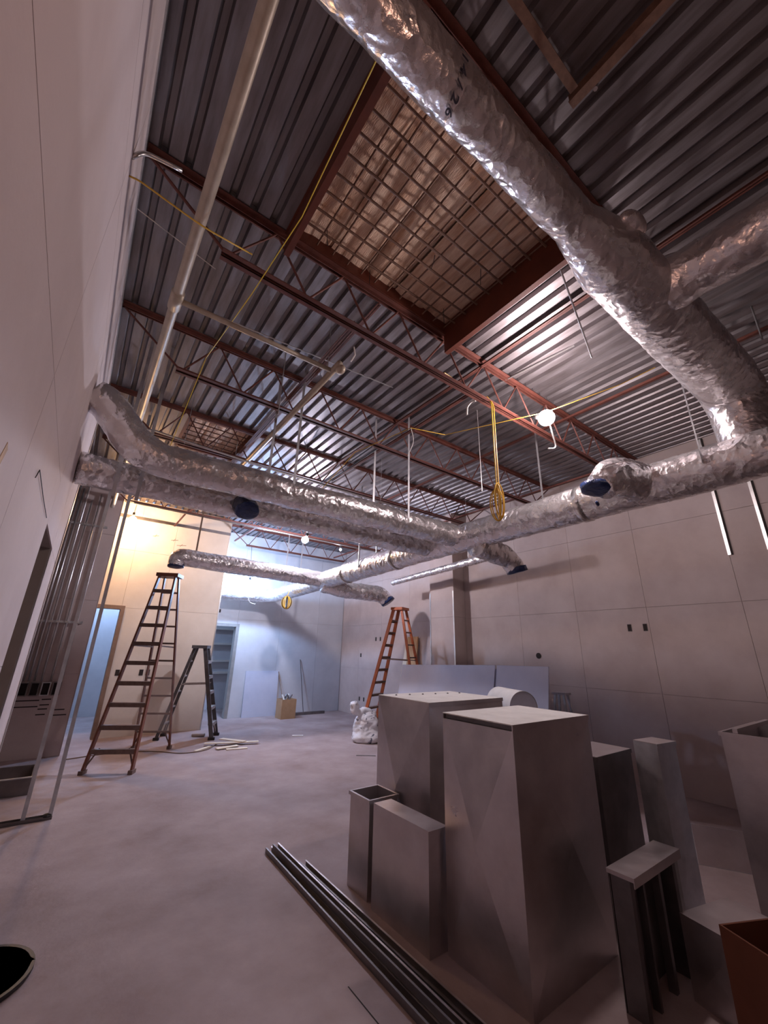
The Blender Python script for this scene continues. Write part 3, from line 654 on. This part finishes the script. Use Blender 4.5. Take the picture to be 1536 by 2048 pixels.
# ================================================================ LEANING BOARDS AND CLUTTER
def leaning(y0, y1, zl, zr, label, x_top=6.80, lean=.30, t=.016, x_off=0):
    mb = MB(); xb = x_top-lean-x_off; xt = x_top-x_off
    pts = [(xb, y0, 0), (xb, y1, 0), (xt, y1, zr), (xt, y0, zl)]
    d = V((t, 0, .004))
    mb.add(pts+[tuple(V(p)+d) for p in pts], [(0,1,2,3),(7,6,5,4),(0,4,5,1),(1,5,6,2),(2,6,7,3),(3,7,4,0)])
    return mb.build('leaning_board', 'sheet_blue', loc=(xb, (y0+y1)/2, 0), label=label, cat='drywall sheet')
leaning(4.40, 6.72, 1.53, 1.45, 'long bluish drywall sheet standing on edge behind the metal boxes', x_top=5.50)
leaning(3.46, 4.36, 1.546, 1.53, 'shorter bluish drywall sheet standing on edge behind the metal boxes, nearer one', x_top=5.50)
leaning(4.30, 6.66, 1.47, 1.40, 'second drywall sheet on edge mostly hidden behind the long bluish one', x_top=5.525)
ct = empty('drywall_cart', (5.7, 5, 0), label='steel cart frame holding up the bluish drywall sheets', cat='cart')
for y in (3.8, 5.0, 6.3):
    MB().bar((5.62, y, 0), (5.62, y, 1.38), .04, .04).build('post', 'galv_dark', ct); MB().bar((5.30, y, .02), (5.85, y, .02), .04, .04).build('foot', 'galv_dark', ct)
MB().bar((5.575, 3.6, 1.30), (5.575, 6.5, 1.30), .03, .04).build('rail', 'galv_dark', ct)
sb = MB().box(3.92, 4.84, 11.30, 11.318, 0, 1.12)
for v in sb.v:
    if v.z > .5: v.y += .07
sb.build('drywall_offcut', 'sheet_blue', loc=(4.4, 11.3, 0), label='bluish drywall sheet propped against the far wall', cat='drywall sheet')
MB().tube([(4.98, 11.0, .0), (4.84, 11.37, 1.1)], .012, 8).build('broom_stick', 'frame_brown', loc=(4.98, 11.0, 0), label='dark stick leaning on the far wall behind the cardboard box', cat='stick')
MB().tube([(5.62, 11.2, .0), (5.47, 11.38, 1.42)], .010, 8).build('rod_leaning', 'galv_dark', loc=(5.6, 11.2, 0), label='thin tall rod leaning alone on the far wall', cat='rod')
MB().box(5.15, 6.2, 11.05, 11.13, 0, .07).build('floor_channel', 'galv_dark', loc=(5.7, 11.1, 0), label='dark channel lying on the floor along the far wall', cat='channel')
cb = empty('cardboard_box', (4.9, 10.80, 0), label='open cardboard box stuffed with scraps near the far wall', cat='box')
for b in ((4.70, 5.10, 10.62, 10.63), (4.70, 5.10, 10.97, 10.98), (4.70, 4.71, 10.63, 10.97), (5.09, 5.10, 10.63, 10.97)):
    piece('box_side', 'cardboard', cb, b[0], b[1], b[2], b[3], 0, .46)
for b in ((4.71, 5.09, 10.63, 10.97, .01, .40),): piece('contents', 'cardboard', cb, *b)
for k in range(7):
    a = random.random()*6.28; p = V((4.9+random.uniform(-.12, .12), 10.8+random.uniform(-.1, .1), .40))
    q = p+V((math.cos(a)*.14, math.sin(a)*.12, .16)); MB().bar(p, q, .045, .012).build('scrap', 'white_cable' if k % 2 else 'galv_dark', cb)
# wood panel and plank by the orange ladder
mb = MB().box(6.60, 6.63, 7.72, 8.10, 0, 2.06)
for v in mb.v:
    if v.z > 1: v.x += .19
mb.build('plywood_panel', 'wood', loc=(6.62, 7.9, 0), label='brown plywood strip leaning on the right wall behind the orange ladder', cat='plywood')
mb = MB().box(6.52, 6.55, 8.15, 8.30, 0, 1.85)
for v in mb.v:
    if v.z > 1: v.x += .27; v.y -= .1
mb.build('plank', 'wood_pale', loc=(6.55, 8.2, 0), label='pale plank leaning between the orange ladder rails', cat='plank')
# white bag
bg = empty('rubbish_bag', (5.15, 7.45, 0), label='crumpled white printed bag slumped on the floor beside the metal boxes', cat='bag')
def bagd(p): return .055*noise.noise(p*5)+.035*abs(noise.noise(p*11))+.02*noise.noise(p*22)
zz = [0, .02, .06, .12, .18, .24, .30, .36, .42, .47, .52, .55]
rr_ = [.24, .30, .315, .30, .27, .25, .245, .23, .21, .17, .11, .03]
p_, r_ = resample([(5.20-.12*z, 7.44, z) for z in zz], .014)[0], []
for q in p_:
    for (z0, a0), (z1, a1) in zip(zip(zz, rr_), zip(zz[1:], rr_[1:])):
        if z0 <= q.z <= z1+1e-6: r_.append(a0+(a1-a0)*(q.z-z0)/(z1-z0)); break
MB().tube(p_, r_, 40, True, lambda p, i, a: (bagd(p)+.03*noise.noise(V((math.cos(a)*3, math.sin(a)*3, p.z*2)))) if p.z > .01 else -.01).build('body', 'bag_white', bg, smooth=True)
p_, r_ = resample(fillet([(5.30, 7.45, .42), (5.14, 7.42, .56), (5.0, 7.44, .50), (4.88, 7.46, .55), (4.84, 7.46, .72)], .1), .03, marks=[(0, .09), (.3, .06), (.6, .05), (.85, .075), (1, .04)])
MB().tube(p_, r_, 16, True, lambda p, i, a: bagd(p)).build('twisted_neck', 'bag_white', bg, smooth=True)
# floor scraps near the brown ladder
scl = ['longest pale drywall strip on the floor right of the brown ladder', 'short pale strip on the floor lying across the longest one', 'pale strip on the floor nearest the camera right of the brown ladder', 'pale strip on the floor under the longest one', 'pale strip lying at the foot of the brown ladder']
for (p, q, wd, z), l in zip((((2.35, 8.55), (3.25, 8.25), .10, .030), ((2.7, 8.75), (3.0, 8.30), .12, .045), ((2.6, 8.05), (2.95, 7.98), .09, .0), ((2.45, 8.12), (2.85, 8.2), .10, .012), ((2.12, 8.18), (2.42, 8.42), .07, .0)), scl):
    MB().bar((p[0], p[1], z+.008), (q[0], q[1], z+.008), wd, .014).build('drywall_strip', 'wood_pale', loc=(p[0], p[1], z), label=l, cat='scrap')
MB().tube([(2.35, 9.5, .03), (2.55, 9.35, .035)], .03, 10).build('rag_roll', 'drywall_brown', loc=(2.4, 9.4, 0), label='small rolled rag on the floor under the grey ladder', cat='rag')
MB().bar((4.1, 8.6, .006), (4.3, 8.5, .006), .08, .01).build('paper_scrap', 'dust_white', loc=(4.2, 8.5, 0), label='small white scrap alone on the open floor', cat='scrap')
MB().bar((4.35, 6.55, .004), (4.62, 6.35, .004), .03, .006).build('metal_scrap', 'galv_dark', loc=(4.4, 6.4, 0), label='thin dark sliver on the floor left of the white bag', cat='scrap')
# cable on the floor under the brown ladder
MB().tube(fillet([(.3, 8.6, .008), (.9, 8.75, .008), (1.5, 8.6, .008), (1.9, 8.1, .008), (2.3, 8.15, .008), (2.6, 8.6, .008)], .3), .008, 6).build('floor_cable', 'frame_brown', loc=(1.4, 8.5, 0), label='thin cable trailing over the floor beneath the brown ladder', cat='cable')
# round dark lid bottom left
dr = empty('drum_lid', (-.06, 3.5, 0), label='round black lid lying on the floor at the lower left', cat='lid')
MB().tube([(-.06, 3.5, 0), (-.06, 3.5, .012), (-.06, 3.5, .016), (-.06, 3.5, .016)], [.28, .28, .27, .26], 40).build('disc', 'black_metal', dr)
MB().tube([(-.06, 3.5, .010), (-.06, 3.5, .026), (-.06, 3.5, .026), (-.06, 3.5, .012)], [.285, .285, .265, .26], 40, False).build('rim', 'black_metal', dr)
for k in range(5):
    MB().box(-.26, .14, 3.34+k*.08-.008, 3.34+k*.08+.008, .016, .022).build('rib', 'black_metal', dr)

# ================================================================ SHEET METAL DUCT SECTIONS IN FRONT
def xpanel(mb, a, b, c, d, out, dep=.012):
    """sheet metal side a-b-c-d with a cross break: a shallow four-sided pyramid, with thickness"""
    a, b, c, d, out = V(a), V(b), V(c), V(d), V(out)
    m = (a+b+c+d)/4+out*dep; i = [p-out*.006 for p in (a, b, c, d)]
    mb.add([a, b, c, d, m]+i, [(0,1,4),(1,2,4),(2,3,4),(3,0,4),(5,8,7,6),(0,5,6,1),(1,6,7,2),(2,7,8,3),(3,8,5,0)])
def duct_box(name, label, x0, x1, y0, y1, z0, z1, m='galv', top=None, rz=0, topx=0, gap=False, open_top=False, dep=.012, flange=True):
    cx, cy = (x0+x1)/2, (y0+y1)/2
    r = empty(name, (cx, cy, z0), rz, label=label, cat='sheet metal duct')
    X, Y, Z = (x1-x0)/2, (y1-y0)/2, z1-z0
    def B(mb, nm, mm): return mb.build(nm, mm, r, local=True)
    zl = Z-.03 if gap else Z
    for nm, q, o in (('left', [(-X, Y, 0), (-X, -Y, 0), (-X-topx, -Y, zl), (-X-topx, Y, zl)], (-1, 0, 0)), ('front', [(-X, -Y, 0), (X, -Y, 0), (X+topx, -Y, Z), (-X-topx, -Y, Z)], (0, -1, 0)),
                     ('right', [(X, -Y, 0), (X, Y, 0), (X+topx, Y, Z), (X+topx, -Y, Z)], (1, 0, 0)), ('back', [(X, Y, 0), (-X, Y, 0), (-X-topx, Y, Z), (X+topx, Y, Z)], (0, 1, 0))):
        mb = MB(); xpanel(mb, *q, o, dep); B(mb, 'side_panel', m)
    if gap: B(MB().box(-X-topx+.02, -X-topx+.03, -Y+.01, Y-.01, zl-.10, Z-.002), 'slot_shade', 'galv_dark')  # dark strip behind the slot, painting the shade inside the box
    if not open_top:
        B(MB().box(-X-topx, X+topx, -Y, Y, Z, Z+.006), 'top_panel', top or m)
        if flange:
            B(MB().box(-X-topx-.006, X+topx+.006, -Y-.006, -Y, Z-.022, Z+.006), 'flange', m); B(MB().box(X+topx, X+topx+.006, -Y, Y, Z-.022, Z+.006), 'flange', m)
    else:
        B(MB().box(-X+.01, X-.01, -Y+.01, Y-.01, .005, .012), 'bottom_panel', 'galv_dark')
        for b in ((-X-topx-.012, -X-topx, -Y-.012, Y+.012), (X+topx, X+topx+.012, -Y-.012, Y+.012), (-X-topx, X+topx, -Y-.012, -Y), (-X-topx, X+topx, Y, Y+.012)):
            B(MB().box(b[0], b[1], b[2], b[3], Z-.025, Z), 'flange', m)
    return r
A = duct_box('duct_section', 'tall grey sheet metal duct box at the front with a dusty white top', 2.20, 3.06, 1.66, 2.24, 0, 1.30, 'galv_dusty', 'dust_white', gap=True, flange=True, dep=.045)
Bx = duct_box('duct_section', 'tall sheet metal duct box with cross-break creases standing behind the front one', 2.46, 3.40, 2.66, 3.36, 0, 1.305, 'galv_dusty', 'dust_white', dep=.06)
for k in range(6):
    MB().sphere((-.36+k*.15, .22-.02*k, 1.314), .010, 8, 6, (1, 1, .7)).build('rivet', 'galv_dark', Bx, local=True)
duct_box('duct_section', 'flat low sheet metal box leaning in front of the creased tall box', 2.08, 2.24, 2.27, 2.87, 0, .62, 'galv_dusty', 'galv_dusty', dep=.004)
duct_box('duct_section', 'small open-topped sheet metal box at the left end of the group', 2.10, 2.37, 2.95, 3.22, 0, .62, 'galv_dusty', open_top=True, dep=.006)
duct_box('duct_section', 'dark open-sided duct box between the front box and the slim one', 3.26, 3.80, 1.74, 2.05, 0, 1.0, 'galv_dark', 'galv_dusty', flange=True)
duct_box('duct_section', 'slim tall duct piece standing right of the front box', 3.60, 3.86, 1.44, 1.61, 0, 1.10, 'galv', 'galv_dusty', rz=math.radians(-6), dep=.006)
# open flanged frame G
g = empty('flanged_frame', (2.93, 1.38, 0), label='open slotted flange frame standing against the front box', cat='sheet metal duct')
for nm, b, m_ in (('upright', (2.66, 2.70, 1.33, 1.43, 0, .58), 'galv_dark'), ('upright', (2.80, 2.82, 1.33, 1.37, 0, .58), 'galv_dark'), ('upright', (3.0, 3.03, 1.33, 1.37, .0, .58), 'galv_dark'), ('upright', (3.2, 3.24, 1.33, 1.43, 0, .58), 'galv_dark'),
                  ('top_flange', (2.64, 3.26, 1.30, 1.44, .58, .60), 'galv_dusty'), ('top_lip', (2.64, 3.26, 1.295, 1.30, .555, .60), 'galv_dusty'), ('back_panel', (2.66, 3.24, 1.435, 1.44, 0, .58), 'galv_dark')):
    piece(nm, m_, g, *b)
duct_box('duct_section', 'low sheet metal box with a pale top at the lower right', 3.00, 3.42, .94, 1.22, 0, .36, 'galv_dusty', 'galv_dusty', rz=math.radians(-14), dep=.006)
cbx = empty('cardboard_carton', (2.90, .765, 0), math.radians(-25), label='open brown cardboard carton in the bottom right corner', cat='box')
for b in ((-.20, .24, -.16, -.15), (-.20, .24, .15, .16), (-.20, -.19, -.15, .15), (.23, .24, -.15, .15)):
    MB().box(b[0], b[1], b[2], b[3], 0, .50).build('box_side', 'cardboard_dark', cbx, local=True)
MB().box(-.19, .23, -.15, .15, 0, .01).build('box_bottom', 'cardboard_dark', cbx, local=True)
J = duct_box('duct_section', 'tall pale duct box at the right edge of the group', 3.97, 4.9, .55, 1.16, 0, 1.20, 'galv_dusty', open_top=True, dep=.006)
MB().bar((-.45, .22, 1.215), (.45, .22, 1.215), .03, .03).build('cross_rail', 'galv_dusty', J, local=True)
# round duct lying on top behind
duct_box('duct_section', 'plain sheet metal box behind the white-topped ones carrying the round stub', 4.02, 4.62, 2.92, 3.50, 0, .97, 'galv_dusty', 'galv_dusty')
rd = empty('round_duct', (4.3, 3.2, .976), label='pale round duct stub lying on a box behind the white-topped boxes', cat='sheet metal duct')
e0, e1 = V((4.42, 3.50, 1.146)), V((4.18, 2.98, 1.146))
MB().tube([e0, e0.lerp(e1, .5), e1], .17, 32, False).build('shell', 'dust_white', rd, smooth=True)
MB().tube([e1+(e0-e1)*.02, e1+(e0-e1)*.03], .166, 32).build('end_plate', 'galv_dusty', rd)
MB().tube([e0-(e0-e1)*.02, e0-(e0-e1)*.03], .166, 32).build('end_plate', 'galv_dusty', rd)
# small scraps of ducting on the floor to the right
k_lab = ['bent sheet metal scrap on the floor by the right wall', 'folded metal channel on the floor behind the slim duct piece']
for (p, rz, sx, sy, h), l in zip((((5.15, 1.72, 0), .5, .5, .42, .30), ((5.6, 2.2, 0), .2, .5, .3, .12)), k_lab):
    r = empty('metal_offcut', p, rz, label=l, cat='scrap')
    MB().box(-sx/2, sx/2, -sy/2, sy/2, 0, .006).build('base_sheet', 'galv', r, local=True)
    MB().bar((-sx/2, -sy/2, 0), (-sx/2, -sy/2, h), .006, .006).build('edge', 'galv', r, local=True)
    mb = MB().box(-sx/2, -sx/2+.006, -sy/2, sy/2, .006, h)
    mb.build('bent_side', 'galv_dusty', r, local=True)
    MB().box(-sx/2+.006, sx/2, sy/2-.006, sy/2, .006, h*.8).build('bent_side', 'galv', r, local=True)
# steel frame bits behind (small stool-like stand seen past the leaning boards)
st = empty('metal_stand', (6.2, 3.72, 0), label='small light metal trestle beside the leaning boards', cat='trestle')
for p, q in (((6.05, 3.55, 0), (6.15, 3.66, 1.14)), ((6.35, 3.55, 0), (6.25, 3.66, 1.14)), ((6.05, 3.92, 0), (6.15, 3.80, 1.14)), ((6.35, 3.92, 0), (6.25, 3.80, 1.14))):
    MB().bar(p, q, .03, .03).build('leg', 'galv', st)
piece('top', 'galv_dusty', st, 6.12, 6.28, 3.62, 3.84, 1.14, 1.17)
# bundle of steel studs on the floor
sl = ['steel stud on the floor, left of the bundle with the long bright edge', 'steel stud on the floor in the middle of the bundle', 'steel stud on the floor, right one starting further down', 'steel stud on the floor nested on top of the bundle']
for (p, q, wd, z), l in zip((((1.80, 4.05), (1.76, 1.35), .055, 0), ((1.865, 3.98), (1.85, 1.35), .060, 0), ((1.94, 3.66), (1.945, 1.35), .060, 0), ((1.83, 3.98), (1.82, 1.35), .05, .042)), sl):
    p = V((p[0], p[1], z)); q = V((q[0], q[1], z)); d = (q-p).normalized(); s = d.cross(V((0, 0, 1)))*wd/2
    r = empty('steel_stud', p, label=l, cat='steel stud', group='steel studs lying on the floor')
    MB().bar(p+V((0, 0, .002)), q+V((0, 0, .002)), wd, .004).build('web', 'galv_dark', r)
    for sg in (-1, 1):
        MB().bar(p+s*sg+V((0, 0, .02)), q+s*sg+V((0, 0, .02)), .004, .036).build('flange', 'galv_dark', r)
        MB().bar(p+s*sg*.88+V((0, 0, .038)), q+s*sg*.88+V((0, 0, .038)), .012, .003).build('lip', 'galv_dusty' if sg < 0 else 'galv_dark', r)  # one lip coloured brighter as a painted light-catching edge; same steel on both sides
# ---------------------------------------------------------------- last small marks
MB().tube([(-.297, 2.36, 2.43), (-.292, 2.37, 2.475), (-.293, 2.8, 2.462), (-.294, 3.26, 2.46)], .0022, 5).build('wall_wire', 'black_metal', loc=(-.29, 2.7, 2.45), label='thin dark wire lying along the left wall above the opening', cat='wire')
MB().bar((-.2995, 1.58, 2.12), (-.2995, 1.66, 2.30), .002, .035, (0, 1, 0)).build('wall_scuff', 'wood', loc=(-.3, 1.6, 2.2), label='tan torn paper patch on the left wall', cat='mark')
piece('saw_cut', 'dark_void', fl, 1.585, 1.591, .4, 2.38, .0005, .0012)
for z in (2.24, 1.80, 1.32, .99):
    MB().box(2.7, 5.2, 13.12, 13.195, z-.03, z+.03).build('wall_rail', 'white_cable', loc=(3.9, 13.15, z), label={2.24: 'topmost', 1.80: 'second', 1.32: 'third', .99: 'lowest'}[z]+' pale horizontal rail seen through the far door frame', cat='rail')
for x, l in ((2.66, 'left one of two thin dark rods hung under the far joists'), (2.74, 'right one of two thin dark rods hung under the far joists')):
    MB().tube([(x, 3.93, 4.27), (x+.06, 5.48, 4.27)], .008, 6).build('threaded_rod', 'black_metal', loc=(x, 4.7, 4.27), label=l, cat='rod')
MB().tube(fillet([(2.96, 2.40, 4.29), (2.97, 2.46, 4.32), (2.96, 2.52, 4.28), (2.96, 2.53, 4.18)], .03), .009, 7).build('white_clip', 'white_cable', loc=(2.96, 2.4, 4.18), label='white plastic hook clipped on the joist beside the yellow cord', cat='clip')
